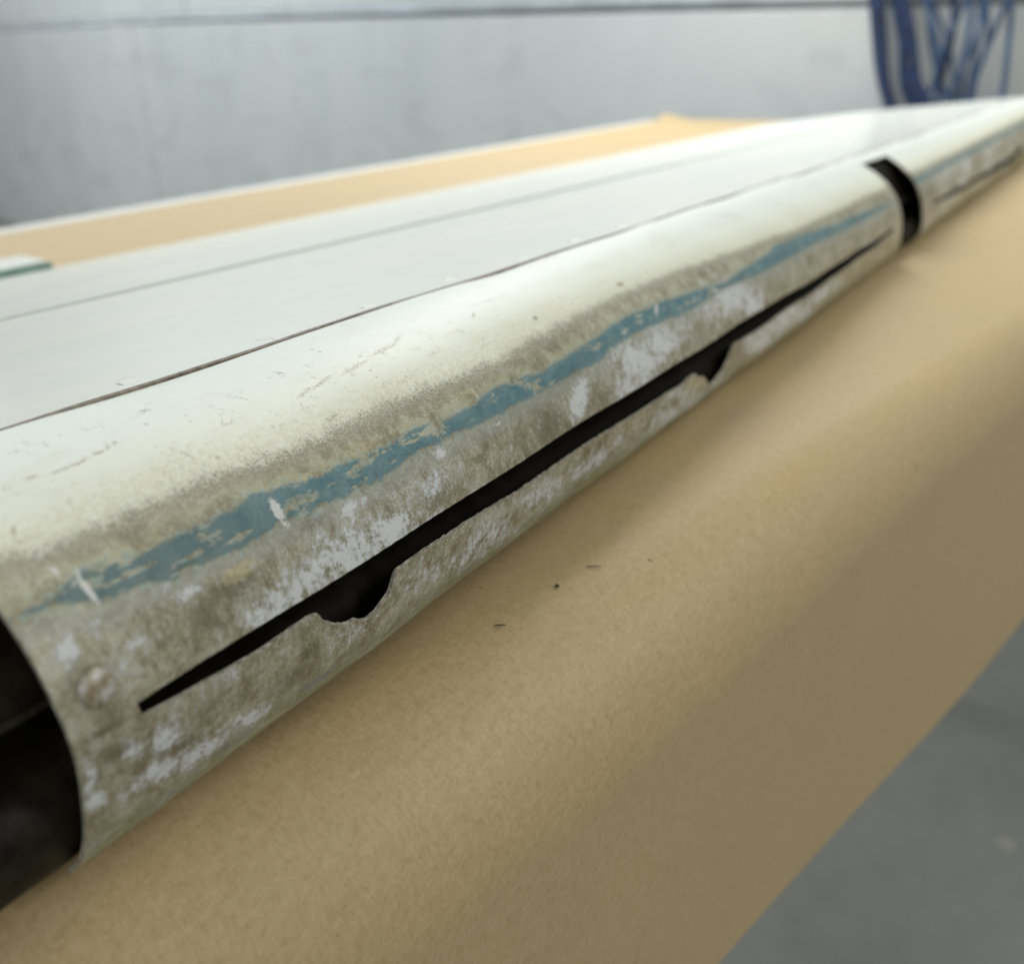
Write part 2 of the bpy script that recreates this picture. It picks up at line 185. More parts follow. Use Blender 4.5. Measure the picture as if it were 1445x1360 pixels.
def mat_nose():
    m = M('worn_nose_skin')
    mm = m.scale(m.uv(), (1000, 1000, 1000))                    # millimetres on the skin
    st = m.scale(mm, (1.0, .42, 1)); sp = m.scale(mm, (.35, 1.0, 1))
    fw, ft, ox, dk, ye, mk, lowv = [m.attr(a) for a in ('fw', 'ft', 'ox', 'dk', 'ye', 'mk', 'lowv')]; th = m.attr('th'); scf = m.attr('scf')
    nF = m.noise(mm, 1.5, 4, .7); nG = m.noise(m.scale(mm, (1, 1, 1), (31, 7, 0)), .75, 5, .68)
    nX = m.noise(st, 3.4, 3, .7); nM = m.noise(mm, .16, 9, .66, .6); nS = m.noise(st, .55, 6, .66); nL = m.noise(mm, .035, 5, .6); nP = m.noise(sp, .25, 6, .62, .4)
    # bare corroded metal
    mixn = m.math('ADD', m.math('MULTIPLY', nM, .5), m.math('ADD', m.math('MULTIPLY', nS, .25), m.math('MULTIPLY', nL, .25)))
    met = m.ramp(mixn, [(.38, (.155, .128, .070)), (.455, (.285, .250, .155)), (.53, (.43, .405, .295)), (.60, (.57, .555, .455))])
    gr = m.math('ADD', m.math('MULTIPLY', nF, .55), m.math('MULTIPLY', nX, .45))
    met = m.mix(1.0, met, m.ramp(gr, [(.36, (.50, .49, .45)), (.5, (1.0, 1.0, .99)), (.64, (1.45, 1.45, 1.43))]), 'MULTIPLY')
    met = m.mix(.08, met, (.40, .41, .375))
    # grey satin sheen painted in below the primer, chromate tinge above it
    tb = m.mad(m.math('SUBTRACT', nL, .5), 6.0, ft)
    gband = m.math('MULTIPLY', m.ss(m.math('ABSOLUTE', m.math('ADD', tb, 2.2)), 3.2, .4), m.ss(fw, 6.0, 10.0))
    met = m.mix(m.math('MULTIPLY', gband, .60), met, (.33, .345, .315))
    yband = m.math('MULTIPLY', m.ss(m.math('ABSOLUTE', m.math('ADD', ft, 1.6)), 2.6, .2), m.ss(fw, 11.0, 7.0))
    met = m.mix(m.math('MULTIPLY', yband, m.ss(nM, .42, .58, .1, .75)), met, (.46, .45, .28))
    drk = m.ss(m.mad(m.math('SUBTRACT', nM, .5), 2.8, m.mad(m.math('SUBTRACT', nF, .5), 1.0, dk)), .25, 1.1)
    met = m.mix(m.math('MULTIPLY', drk, .82), met, m.mix(nF, (.095, .080, .045), (.205, .178, .108)))
    yel = m.ss(m.mad(m.math('SUBTRACT', nP, .5), 2.4, m.mad(m.math('SUBTRACT', nG, .5), 1.6, ye)), .40, 1.0)
    met = m.mix(m.math('MULTIPLY', yel, .75), met, (.56, .49, .29))
    # underside of the nose: greenish film with bluish streaks
    met = m.mix(m.math('MULTIPLY', m.ss(m.mad(m.math('SUBTRACT', nM, .5), .14, lowv), .81, .92), .85), met, m.mix(m.ss(nP, .42, .62), (.27, .28, .16), (.50, .51, .34)))
    blu = m.math('MULTIPLY', m.ss(m.math('ABSOLUTE', m.math('ADD', m.mad(m.math('SUBTRACT', nL, .5), .15, lowv), -.885)), .045, .005), m.ss(nP, .50, .60))
    met = m.mix(m.math('MULTIPLY', blu, .7), met, (.20, .23, .26))
    # white oxide bloom: a soft film under a grainy crust
    oxf = m.mad(m.math('SUBTRACT', nG, .5), 2.4, m.mad(m.math('SUBTRACT', nM, .5), 2.4, m.mad(m.math('SUBTRACT', nS, .5), 2.0, m.mad(m.math('SUBTRACT', nX, .5), 1.2, ox))))
    oxm = m.ss(oxf, .40, .95)
    film = m.ss(oxf, .0, .6)
    met = m.mix(m.math('MULTIPLY', film, .40), met, (.55, .54, .47))
    met = m.mix(m.math('MULTIPLY', oxm, .88), met, m.mix(gr, (.56, .59, .61), (.88, .90, .91)))
    sc = m.math('MULTIPLY', m.ss(nG, .55, .66), m.ss(nL, .44, .60))
    met = m.mix(m.math('MULTIPLY', sc, .55), met, (.62, .62, .59))
    # dark pits
    pit = m.ss(m.voro(mm, .75), .16, .05); pit = m.math('MULTIPLY', pit, m.ss(nM, .46, .56))
    met = m.mix(m.math('MULTIPLY', pit, .55), met, (.09, .07, .04))
    # blue primer, worn through in streaks, most of all at the near end
    su_ = m.n.new('ShaderNodeSeparateXYZ'); m.l.new(mm, su_.inputs[0]); nearw = m.ss(su_.outputs[0], 125.0, 75.0)
    tf = m.mad(m.math('SUBTRACT', nM, .5), 5.0, m.mad(m.math('SUBTRACT', nF, .5), 2.0, ft))
    hole = m.math('ADD', nP, m.math('MULTIPLY', nearw, .055))
    hole = m.math('ADD', hole, m.math('MULTIPLY', m.math('SUBTRACT', nG, .5), .25))
    nT = m.noise(m.scale(mm, (.10, 1.0, 1), (5, 9, 0)), .9, 4, .65, .3)
    hole = m.mad(th, .17, m.mad(m.math('SUBTRACT', nT, .5), .34, hole))
    thole = m.ss(hole, .60, .655)
    tm = m.math('MULTIPLY', m.ss(tf, -.55, .6), m.math('SUBTRACT', 1.0, m.math('MULTIPLY', thole, m.ss(ft, 3.4, 1.0, .62, .95))))
    tlight = m.math('MULTIPLY', m.ss(tf, -2.2, -.5), m.ss(nG, .48, .58))
    met = m.mix(m.math('MULTIPLY', tlight, .6), met, (.27, .40, .37))
    teal = m.ramp(m.math('ADD', m.math('MULTIPLY', nM, .6), m.math('MULTIPLY', nF, .4)), [(.35, (.050, .150, .185)), (.5, (.076, .198, .232)), (.66, (.12, .26, .31))])
    teal = m.mix(m.math('MULTIPLY', nearw, .6), teal, (.098, .160, .162))
    teal = m.mix(m.ss(nX, .55, .8, 0, .25), teal, (.20, .28, .27))
    c = m.mix(m.math('MULTIPLY', tm, m.ss(nM, .36, .56, .98, .86)), met, teal)
    # grime over the lower edge of the paint
    wf = m.mad(m.math('SUBTRACT', nM, .5), -6.0, m.mad(m.math('SUBTRACT', nL, .5), -5.0, m.mad(m.math('SUBTRACT', nS, .5), -4.0, m.math('MULTIPLY', fw, -1.0))))
    wd_ = m.mad(m.math('SUBTRACT', nX, .5), 11.0, m.mad(m.math('SUBTRACT', nF, .5), 8.0, m.mad(m.math('SUBTRACT', nG, .5), 5.0, m.math('ADD', wf, -.2))))
    c = m.mix(m.math('MULTIPLY', m.ss(wf, -5.0, -.5), .55), c, m.mix(nG, (.20, .17, .11), (.48, .44, .33)))
    cream = m.mix(m.ss(fw, -24, -5), COOL, CREAM)
    cream = m.mix(m.math('MULTIPLY', m.ss(m.noise(sp, .09, 6, .65, .3), .50, .74), .30), cream, (.62, .58, .44))
    scuff = m.math('MULTIPLY', m.ss(m.noise(m.scale(mm, (.12, 1, 1)), .30, 7, .75, .5), .605, .70), m.ss(nF, .46, .60))
    cream = m.mix(m.math('MULTIPLY', scuff, .55), cream, (.40, .33, .22))
    scm = m.ss(m.mad(m.math('SUBTRACT', nX, .5), 1.6, m.mad(m.math('SUBTRACT', nF, .5), 1.8, scf)), .45, 1.0)
    cream = m.mix(m.math('MULTIPLY', scm, .75), cream, (.34, .28, .19))
    dirt = m.math('MULTIPLY', m.ss(wf, 13.0, .0), m.ss(m.math('ADD', m.math('MULTIPLY', nG, .5), m.math('MULTIPLY', nX, .5)), .44, .58))
    cream = m.mix(m.math('MULTIPLY', dirt, .55), cream, (.46, .42, .31))
    spk = m.math('MULTIPLY', m.ss(m.voro(mm, .16), .10, .05), m.ss(nL, .5, .56))
    cream = m.mix(m.math('MULTIPLY', spk, .5), cream, (.28, .21, .13))
    wm = m.ss(wd_, -1.4, 1.8)
    c = m.mix(wm, c, cream)
    mkm = m.ss(m.mad(m.math('SUBTRACT', nF, .5), 1.6, m.mad(m.math('SUBTRACT', nX, .5), 1.6, mk)), .42, .80)
    c = m.mix(m.math('MULTIPLY', mkm, .92), c, (.72, .72, .70))
    rough = m.fmix(wm, m.fmix(tm, m.fmix(oxm, m.fmix(gband, .42, .34), .8), .42), .5)
    h = m.math('ADD', m.math('MULTIPLY', wm, .55), m.math('ADD', m.math('MULTIPLY', tm, .35), m.math('MULTIPLY', oxm, .35)))
    nw = m.fmix(wm, m.math('ADD', m.math('MULTIPLY', nF, .5), m.math('MULTIPLY', nG, .45)), .48)
    h = m.math('ADD', h, nw)
    bare = m.math('MULTIPLY', m.math('SUBTRACT', 1.0, wm), m.math('MULTIPLY', m.math('SUBTRACT', 1.0, tm), m.math('SUBTRACT', 1.0, oxm)))
    return m.out(c, rough, m.bump(h, .8, .00034), metal=m.math('MULTIPLY', bare, .12), spec=m.fmix(wm, .45, .2))

def mat_white(name='white_wing_paint', warm=.35):
    m = M(name); mm = m.scale(m.obj(), (1000, 1000, 1000))
    n1 = m.noise(m.scale(mm, (1, .3, 1)), .03, 6, .6); n2 = m.noise(mm, .6, 5, .7)
    c = m.mix(m.ss(n1, .35, .7), (.80, .85, .81), (.82, .85, .79))
    d = m.math('MULTIPLY', m.ss(m.noise(m.scale(mm, (1, .16, 1)), .12, 7, .72, .6), .62, .74), m.ss(n2, .42, .6))
    c = m.mix(m.math('MULTIPLY', d, .28), c, (.46, .42, .33))
    return m.out(c, m.ss(n1, .3, .7, .22, .25), m.bump(m.math('ADD', m.noise(mm, .012, 3, .5), m.math('MULTIPLY', n2, .004)), .2, .004), spec=.33)
def mat_flat(name, col, rough=.6, var=.2, sc=40, spec=.4, metal=0.0):
    m = M(name); o = m.obj(); n = m.noise(o, sc, 6, .65)
    lo = tuple(x*(1-var) for x in col); hi = tuple(min(1, x*(1+var)) for x in col)
    return m.out(m.mix(m.ss(n, .3, .7), lo, hi), rough, m.bump(m.noise(o, sc*8, 4, .6), .15, .0005), spec=spec, metal=metal)
def mat_kraft():
    m = M('kraft_paper'); mm = m.scale(m.uv(), (1000, 1000, 1000))
    n1 = m.noise(m.scale(mm, (1, .45, 1)), .55, 7, .72, .8); n2 = m.noise(m.scale(mm, (.4, 1, 1), (9, 3, 0)), .9, 6, .7, 1.0); nb = m.noise(mm, .02, 4, .5); nf = m.noise(mm, 3.0, 3, .6)
    c = m.ramp(m.math('ADD', m.math('MULTIPLY', n1, .5), m.math('MULTIPLY', n2, .5)), [(.36, (.42, .305, .142)), (.5, (.51, .380, .195)), (.64, (.59, .455, .26))])
    c = m.mix(m.ss(nb, .3, .7, 0, .25), c, (.44, .35, .20))
    fl = m.math('MULTIPLY', m.ss(m.voro(m.scale(mm, (.5, 1, 1)), .11), .07, .03), m.ss(m.noise(mm, .05, 2, .5), .55, .60))
    c = m.mix(m.math('MULTIPLY', fl, .8), c, (.05, .035, .02))
    fl2 = m.ss(m.voro(m.scale(mm, (1, .28, 1), (3, 8, 0)), .30), .07, .02)
    c = m.mix(m.math('MULTIPLY', fl2, .45), c, (.20, .14, .07))
    fl3 = m.ss(m.voro(m.scale(mm, (.3, 1, 1), (13, 5, 0)), .22), .06, .02)
    c = m.mix(m.math('MULTIPLY', fl3, .5), c, (.60, .52, .38))
    h = m.math('ADD', m.math('MULTIPLY', n1, .5), m.math('ADD', m.math('MULTIPLY', n2, .4), m.math('MULTIPLY', nf, .15)))
    return m.out(c, .52, m.bump(h, .35, .00035), spec=.5)
def mat_floor():
    m = M('grey_concrete'); o = m.obj()
    n = m.noise(o, 3, 8, .62); n2 = m.noise(o, 45, 5, .6)
    c = m.ramp(m.math('ADD', m.math('MULTIPLY', n, .7), m.math('MULTIPLY', n2, .3)), [(.3, (.21, .22, .207)), (.5, (.265, .275, .258)), (.7, (.32, .325, .305))])
    sp = m.math('MULTIPLY', m.ss(m.voro(o, 9), .14, .08), m.ss(m.noise(o, 5, 2, .5), .50, .56))
    c = m.mix(m.math('MULTIPLY', sp, .6), c, (.50, .48, .40))
    return m.out(c, m.ss(n, .3, .7, .35, .5), m.bump(n2, .1, .002), spec=.4)
def mat_wall():
    m = M('pale_painted_board'); o = m.obj()
    n = m.noise(m.scale(o, (1, 1, .55)), 1.6, 7, .55, 1.2); n2 = m.noise(m.scale(o, (1, 1, 2.5)), 2.5, 6, .6, 2.0); n3 = m.noise(o, 14, 5, .6)
    c = m.ramp(n, [(.3, (.51, .555, .575)), (.5, (.56, .605, .62)), (.7, (.60, .635, .65))])
    c = m.mix(m.math('MULTIPLY', m.ss(n2, .50, .70), .42), c, (.42, .455, .48))
    c = m.mix(m.math('MULTIPLY', m.ss(n3, .60, .72), .22), c, (.55, .52, .48))
    return m.out(c, .55, m.bump(n3, .15, .003), spec=.3)

MAT = dict(nose=mat_nose(), white=mat_white(), kraft=mat_kraft(), floor=mat_floor(), wall=mat_wall(),
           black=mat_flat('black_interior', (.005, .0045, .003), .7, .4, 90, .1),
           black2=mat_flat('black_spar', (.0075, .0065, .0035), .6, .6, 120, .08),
           sealant=mat_flat('seam_sealant', (.21, .175, .14), .7, .5, 500),
           lap=mat_flat('primer_lap', (.13, .22, .18), .5, .4, 300),
           teal=mat_flat('teal_primer', (.11, .22, .19), .5, .3, 200),
           laminate=mat_flat('white_laminate', (.66, .66, .62), .35, .05, 20),
           leg=mat_flat('leg_metal', (.25, .25, .25), .4, .2, 20),
           trim=mat_flat('blue_grey_trim', (.52, .575, .635), .6, .18, 3),
           groove=mat_flat('panel_joint', (.42, .45, .48), .7, .2, 6),
           navy=mat_flat('navy_hose', (.018, .034, .095), .4, .3, 30),
           slate=mat_flat('slate_hose', (.050, .098, .205), .4, .3, 30),
           lipm=mat_flat('dull_lip', (.035, .03, .017), .6, .5, 300, .2), spar_lit=mat_flat('spar_reflection_brown', (.017, .0145, .008), .5, .7, 110, .14), raw=mat_flat('raw_sheet_edge', (.46, .44, .36), .5, .5, 700), rivet=None, crumb=mat_flat('dark_crumb', (.045, .035, .02), .7, .4, 900))
def mat_rivet():
    m = M('worn_rivet'); mm = m.scale(m.obj(), (1000, 1000, 1000)); n = m.noise(mm, .42, 5, .65)
    c = m.ramp(n, [(.36, (.20, .15, .08)), (.50, (.34, .30, .21)), (.62, (.56, .55, .52))])
    return m.out(c, m.ss(n, .4, .6, .45, .25), m.bump(n, .5, .0004), metal=.1, spec=.4)
MAT['rivet'] = mat_rivet()

# ------------------------------------------------------------------ setting: floor and wall
FZ = -.90
P = np.zeros((2, 2, 3)); P[..., 0] = [[-8, 8], [-8, 8]]; P[..., 1] = [[-6, -6], [12, 12]]; P[..., 2] = FZ
fl = link('floor', grid_mesh('floor', P), MAT['floor']); tag(fl, 'grey speckled concrete workshop floor below the paper', kind='structure')

wp = np.array([0, 1.95]); wd = np.array(WD); wn = np.array(WN)
WALL_ROT = math.atan2(wd[1], wd[0])
def wpt(a, z, off=0): return (wp[0]+wd[0]*a+wn[0]*off, wp[1]+wd[1]*a+wn[1]*off, z)
wall = empty('wall', (wp[0], wp[1], FZ)); tag(wall, 'pale blue grey painted board wall behind the table', kind='structure')
def wall_quad(name, corners, off, th, mat, bev=.004):
    """board on the wall: corners (a,z) anticlockwise seen from the room"""
    bm = bmesh.new()
    f = [bm.verts.new(wpt(a, z, off)) for a, z in corners]; b = [bm.verts.new(wpt(a, z, off-th)) for a, z in corners]
    n = len(f); bm.faces.new(f); bm.faces.new(b[::-1])
    for i in range(n): bm.faces.new((f[i], b[i], b[(i+1) % n], f[(i+1) % n]))
    bmesh.ops.recalc_face_normals(bm, faces=bm.faces[:])
    if bev: bmesh.ops.bevel(bm, geom=[e for e in bm.edges if len({v for v in e.verts} & set(f)) == 2], offset=bev, segments=2, affect='EDGES')
    me = bpy.data.meshes.new(name); bm.to_mesh(me); bm.free()
    return link(name, me, mat, wall)
def lz(a): return np.interp(a, [p_[0] for p_ in [(-2, .19), (1.0977, .2178), (2.1007, .2228), (3.2935, .2163), (5.4011, .1982), (8, .172)]], [p_[1] for p_ in [(-2, .19), (1.0977, .2178), (2.1007, .2228), (3.2935, .2163), (5.4011, .1982), (8, .172)]])
g = .005
SEAMS = [-1.6, 3.80, 5.6, 7.0]
wall_quad('backing_board', [(-3, FZ), (8, FZ), (8, 2.2), (-3, 2.2)], -.012, .03, MAT['groove'], 0)
for a0, a1 in zip(SEAMS[:-1], SEAMS[1:]):
    wall_quad('wall_panel', [(a0+g, FZ+.01), (a1-g, FZ+.01), (a1-g, lz(a1)-.0102), (a0+g, lz(a0)-.0102)], 0, .012, MAT['wall'])
for a0, a1 in zip((-1.6, 1.1, 3.3), (1.1, 3.3, 7.0)):
    wall_quad('wall_panel', [(a0+g, lz(a0)+.0102), (a1-g, lz(a1)+.0102), (a1-g, 2.1), (a0+g, 2.1)], 0, .012, MAT['wall'])
for a0, a1 in zip((-1.6, 1.1, 3.3), (1.1, 3.3, 7.0)):
    wall_quad('trim_strip', [(a0+.002, lz(a0)-.010), (a1-.002, lz(a1)-.010), (a1-.002, lz(a1)+.010), (a0+.002, lz(a0)+.010)], .004, .016, MAT['trim'], .003)

# hoses on the wall
def hose(name, label, sel, mat, hookx):
    h = empty(name, wpt(hookx, .55, .03)); tag(h, label, 'hose')
    for pts, wpx, c in [x for i, x in enumerate(HOSE) if i in sel]:
        off = .03 + .012*(hash_i(pts) % 4)
        a_top, z_top = pts[0]
        P3 = [wpt(hookx, .56, off), wpt(hookx+(a_top-hookx)*.6, .44, off)] + [wpt(a, z, off) for a, z in pts]
        a0, z0 = pts[-1]; d = pts[-1][0]-pts[-2][0]
        sgn = -1 if a0 > hookx else 1
        P3 += [wpt(a0+sgn*.02, z0-.08, off), wpt(a0+sgn*.07, z0-.15, off+.01), wpt(a0+sgn*.13, z0-.10, off+.02), wpt(a0+sgn*.15, z0-.01, off+.02)]
        link('loop', tube_mesh('loop', P3, wpx*.00098*(.72 if mat == 'slate' else .85), 10), MAT[mat], h, True)
    link('hook', tube_mesh('hook', [wpt(hookx, .58, 0), wpt(hookx, .555, .04), wpt(hookx, .55, .09), wpt(hookx, .585, .105)], .006, 8), MAT['leg'], h, True)
def hash_i(pts): return int(abs(pts[0][0])*997)
hose('air_hose', 'dark navy air hose hanging in a tight bundle on the wall', (0, 1, 2, 3, 11), 'navy', HOSE[1][0][0][0]-.015)
hose('air_hose', 'slate blue hose hanging in loose crossing loops beside the navy bundle', (4, 5, 6, 7, 8, 9, 10, 12, 13, 14, 15), 'slate', HOSE[6][0][0][0])

# ------------------------------------------------------------------ table and kraft paper
def bendx(y): return -.1155+(y-.0606)*.1766-.012*max(0., min(1., (.22-y)/.2))**2
def rearx(y): return -.708-(y-.38)*.045
YA, YB = -.35, 1.70
tb = empty('table', (-.4, .6, FZ)); tag(tb, 'workshop table wholly covered with brown kraft paper, white rim at the back', 'table')
bm = bmesh.new()
oc = [(bendx(YA)-.012, YA), (bendx(YB)-.012, YB+.15), (rearx(YB)+.17, YB+.15), (rearx(YB)-.05, YB+.03), (rearx(YA)-.05, YA)]
lo = [bm.verts.new((x, y, -.034)) for x, y in oc]; hi = [bm.verts.new((x, y, -.0050)) for x, y in oc]
bm.faces.new(hi); bm.faces.new(lo[::-1])
for i in range(5): bm.faces.new((lo[i], lo[(i+1) % 5], hi[(i+1) % 5], hi[i]))
bmesh.ops.recalc_face_normals(bm, faces=bm.faces[:]); bmesh.ops.bevel(bm, geom=bm.edges[:], offset=.002, segments=2, affect='EDGES')
me = bpy.data.meshes.new('tabletop'); bm.to_mesh(me); bm.free(); link('tabletop', me, MAT['laminate'], tb)
for x, y in ((-.60, -.2), (-.64, 1.5), (-.28, -.2), (-.24, 1.5)):
    link('leg', box_mesh('leg', x-.02, x+.02, y-.02, y+.02, FZ, -.034, .004), MAT['leg'], tb)

ys = np.r_[np.linspace(YA, .02, 12, endpoint=False), np.linspace(.02, .5, 90, endpoint=False), np.linspace(.5, YB, 70)]
T = np.r_[np.linspace(0, .62, 40, endpoint=False), np.linspace(.62, 1, 60)]
P = np.zeros((len(ys), 150, 3)); UVp = np.zeros((len(ys), 150, 2))
def paper_z(x, y):
    return .0008*np.sin(7*x+5*y)+.0006*np.sin(23*y-9*x)+.0004*np.sin(41*x+17*y+2)-.0017
for i, y in enumerate(ys):
    xb = bendx(y); xr = rearx(y); r = np.interp(y, [0, .15, .35, .6, 1.7], [.045, .040, .034, .031, .030]); x1 = xb-.4*r
    zedge = np.interp(y, [-.35, .12, .236, .321, .4536, .642, 1.7], [-.15, -.170, -.180, -.193, -.210, -.2285, -.33]) + .0005*math.sin(31*y)
    xs = np.r_[np.linspace(xr, xr+.35, 30, endpoint=False), np.linspace(xr+.35, x1, 40, endpoint=False)]
    zs = np.zeros_like(xs)
    th = np.linspace(0, math.pi/2, 40, endpoint=False)
    xs = np.r_[xs, x1+r*np.sin(th)]; zs = np.r_[zs, r*np.cos(th)-r]
    zz = np.linspace(-r, zedge, 40); xs = np.r_[xs, x1+r+0*zz + .0012*np.sin(2.2*y*6+1)*(zz/zedge)**2]; zs = np.r_[zs, zz]
    zs = zs + paper_z(xs, y)*np.clip((xs-xr)/.1, .2, 1)
    # small turned-up far corner
    P[i, :, 0] = xs; P[i, :, 1] = y; P[i, :, 2] = zs
    d = np.r_[0, np.cumsum(np.hypot(np.diff(xs), np.diff(zs)))]
    UVp[i, :, 0] = d; UVp[i, :, 1] = y
P[..., 1] += np.clip((P[..., 0]-rearx(YB))*.65, 0, .12)*np.clip((P[..., 1]-1.2)/(YB-1.2), 0, 1)**2
cl = np.clip((P[..., 1]-(YB-.05))/.05, 0, 1)*np.clip((rearx(YB)+.05-P[..., 0])/.05, 0, 1)
P[..., 2] += .011*cl**1.5
me = grid_mesh('kraft_paper', P); set_uv(me, UVp)
pp = link('kraft_paper', me, MAT['kraft'], None, True); solidify(pp, .0003)
tag(pp, 'brown kraft paper sheet draped over the table and hanging over its front edge', 'paper')

# ------------------------------------------------------------------ wing
NR, FR = cr(NEAR, 200), cr(FAR, 200)
Y0, Y1 = .05391, .68441
LSKIN = .095
def S(s, v, inset=0.0):
    s = np.asarray(s, float); v = np.asarray(v, float); u = np.linspace(0, 1, 200)
    wv = np.clip((s-Y0)/(Y1-Y0), -.3, 1.25)
    def at(v):
        return (np.interp(v, u, NR[:, 0])*(1-wv)+np.interp(v, u, FR[:, 0])*wv, np.interp(v, u, NR[:, 1])*(1-wv)+np.interp(v, u, FR[:, 1])*wv)
    x, z = at(v)
    if np.any(inset):
        xa, za = at(np.clip(v-.004, 0, 1)); xb_, zb = at(np.clip(v+.004, 0, 1))
        tx, tz = xb_-xa, zb-za; L = np.hypot(tx, tz)+1e-12
        x = x+tz/L*inset; z = z-tx/L*inset          # inward is to the right of the downward tangent
    return np.stack([x, s+0*x, z+.0002], -1)

wing = empty('aircraft_flap', (-.3, .6, 0.0))
tag(wing, 'white painted aircraft flap with a corroded, split leading edge lying on kraft paper', 'aircraft flap')

# --- nose skin: one sheet with the split, the eaten-out notches of the split and the two hinge cut-outs
YL, YN0, YN1, YEND = -.06, .0539, .648, 1.40
YN1b = .719
ss_ = [np.linspace(YL, YN0, 16)]
cur = YN0; loc = []
while cur < YN1:
    cur += np.clip(.0024*(cur+.09), .00036, .0018); loc.append(cur)
loc = np.array(loc); loc = YN0+(loc-YN0)*(YN1-YN0)/(loc[-1]-YN0); ss_.append(loc)
ss_ += [np.linspace(YN1, YN1b, 12)[1:], np.linspace(YN1b, YEND, 260)[1:]]
s = np.concatenate(ss_); ns = len(s)
su, sl = np.array(SLOT_UP), np.array(SLOT_LO); su2, sl2 = np.array(SLOT2_UP), np.array(SLOT2_LO)
vu = np.full(ns, .635); vl = np.full(ns, .635)
vu = np.interp(s, su[:, 0], su[:, 1]); vl = np.interp(s, sl[:, 0], sl[:, 1])
jag = (np.interp(s, np.linspace(YL, YEND, 900), rng.normal(0, 1, 900))*.0011 + np.interp(s, np.linspace(YL, YEND, 3000), rng.normal(0, 1, 3000))*.0012)
s0, s1 = su[0, 0], su[-1, 0]
open1 = (s > s0) & (s < s1)
vl = np.where(open1, np.maximum(vl+jag*np.clip((s-.07)/.06, 0, 1), vu+.002), vu)
vu = np.where(open1, vu+jag*.25, vu)
a2, b2 = su2[0, 0], min(su2[-1, 0], YEND-.02)
open2 = (s > a2) & (s < b2)
vu2 = np.interp(s, su2[:, 0], su2[:, 1]); vl2 = np.interp(s, sl2[:, 0], sl2[:, 1])
far_ = s > YN1b-.001
vu = np.where(far_, vu2, vu); vl = np.where(far_, np.where(open2, np.maximum(vl2, vu2+.012)+jag, vu2), vl)
opn = open1 | open2
NU, NL = 110, 66
tu = np.linspace(0, 1, NU)
VB = .14                                                     # the cut-outs stop below this
V = np.zeros((ns, NU+NL))
nb = 10
for i in range(ns):
    V[i, :nb] = np.linspace(0, VB, nb, endpoint=False); V[i, nb:NU] = np.linspace(VB, vu[i], NU-nb)
    V[i, NU:] = np.linspace(vl[i], 1, NL)
SSg = np.repeat(s[:, None], NU+NL, 1)
# slight ripple of the worn sheet
P = S(SSg, V)
rip = .00035*np.sin(SSg*41+V*3)+.00025*np.sin(SSg*97-V*5)
P[..., 0] += rip*np.clip(V*3, 0, 1); P[..., 2] += rip*.5*np.clip(1-V*1.2, 0, 1)
# seam lap: the edge of the nose sheet wavers a little
P[:, 0, 0] += .0007*np.sin(s*60)*np.clip(1-s, .1, 1)
# dented lips round the eaten-out pieces
for c0 in (.108, .305):
    lip = np.exp(-((SSg-c0)/.012)**2)*np.exp(-((V-vl[:, None]-.02)/.05)**2)*(V >= vl[:, None]-1e-6)
    P[..., 0] -= .0012*lip
mask = np.ones((ns-1, NU+NL-1), bool)
sm = .5*(s[:-1]+s[1:])
gap = opn[:-1] | opn[1:]
mask[:, NU-1] = False
cut = ((sm < YN0) | ((sm > YN1) & (sm < YN1b)))
rowv = .5*(V[:-1, :-1]+V[1:, 1:])
mask[cut[:, None] & (np.arange(NU+NL-1)[None, :] >= nb)] = False
# weld where there is no split
me = grid_mesh('nose_skin', P, mask)
L_mm = LSKIN*1000
wl = np.array(WHITE); tu_, tl_ = np.array(TEAL_UP), np.array(TEAL_LO)
fw = (V-np.interp(SSg, wl[:, 0], wl[:, 1]))*L_mm
t0 = np.interp(SSg, tu_[:, 0], tu_[:, 1]); t1 = np.interp(SSg, tl_[:, 0], tl_[:, 1])
ft = np.minimum(V-t0, t1-V)*L_mm
endf = np.clip((SSg-.60)/.08, 0, 1); ft = ft-2.0*endf*(SSg < .70)
ft = np.where(SSg > .70, (.035-np.abs(V-.47))*L_mm-1.2, ft)
fw = np.where(SSg > .70, (V-.40)*L_mm, fw)
def field(E, k=.55):
    o = np.zeros(V.shape)
    for s0_, v0_, A, st in E:
        a, b, c, d = A
        ds = SSg-s0_; dv = V-v0_
        r2 = (a*ds+b*dv)**2+(c*ds+d*dv)**2
        o = np.maximum(o, st*np.exp(-k*r2**1.15))
    return o
OX2, DK2, YE2 = list(OX), list(DK), list(YE)
for k in range(26):                                             # the far segment and thin places, same kinds of bloom
    OX2.append((.71+.6*rng.random(), .5+.45*rng.random(), [60, 0, 0, 14+10*rng.random()], .4+.5*rng.random()))
    DK2.append((.71+.6*rng.random(), .5+.4*rng.random(), [40, 0, 0, 14+10*rng.random()], .4+.5*rng.random()))
F_ = dict(fw=fw, ft=ft, ox=field(OX2, .40), dk=field(DK2), ye=field(YE2, .45), mk=field(MK), lowv=V, th=field(TH), scf=field(SCF))
for k_, a in F_.items(): set_attr(me, k_, a)
set_uv(me, np.stack([SSg, V*LSKIN], -1))
bm = bmesh.new(); bm.from_mesh(me)
bmesh.ops.remove_doubles(bm, verts=bm.verts[:], dist=1e-6)
bmesh.ops.delete(bm, geom=[v for v in bm.verts if not v.link_faces], context='VERTS')
bm.to_mesh(me); bm.free()
ns_o = link('nose_skin', me, MAT['nose'], wing, True); solidify(ns_o, .0009, -1, MAT['raw'])

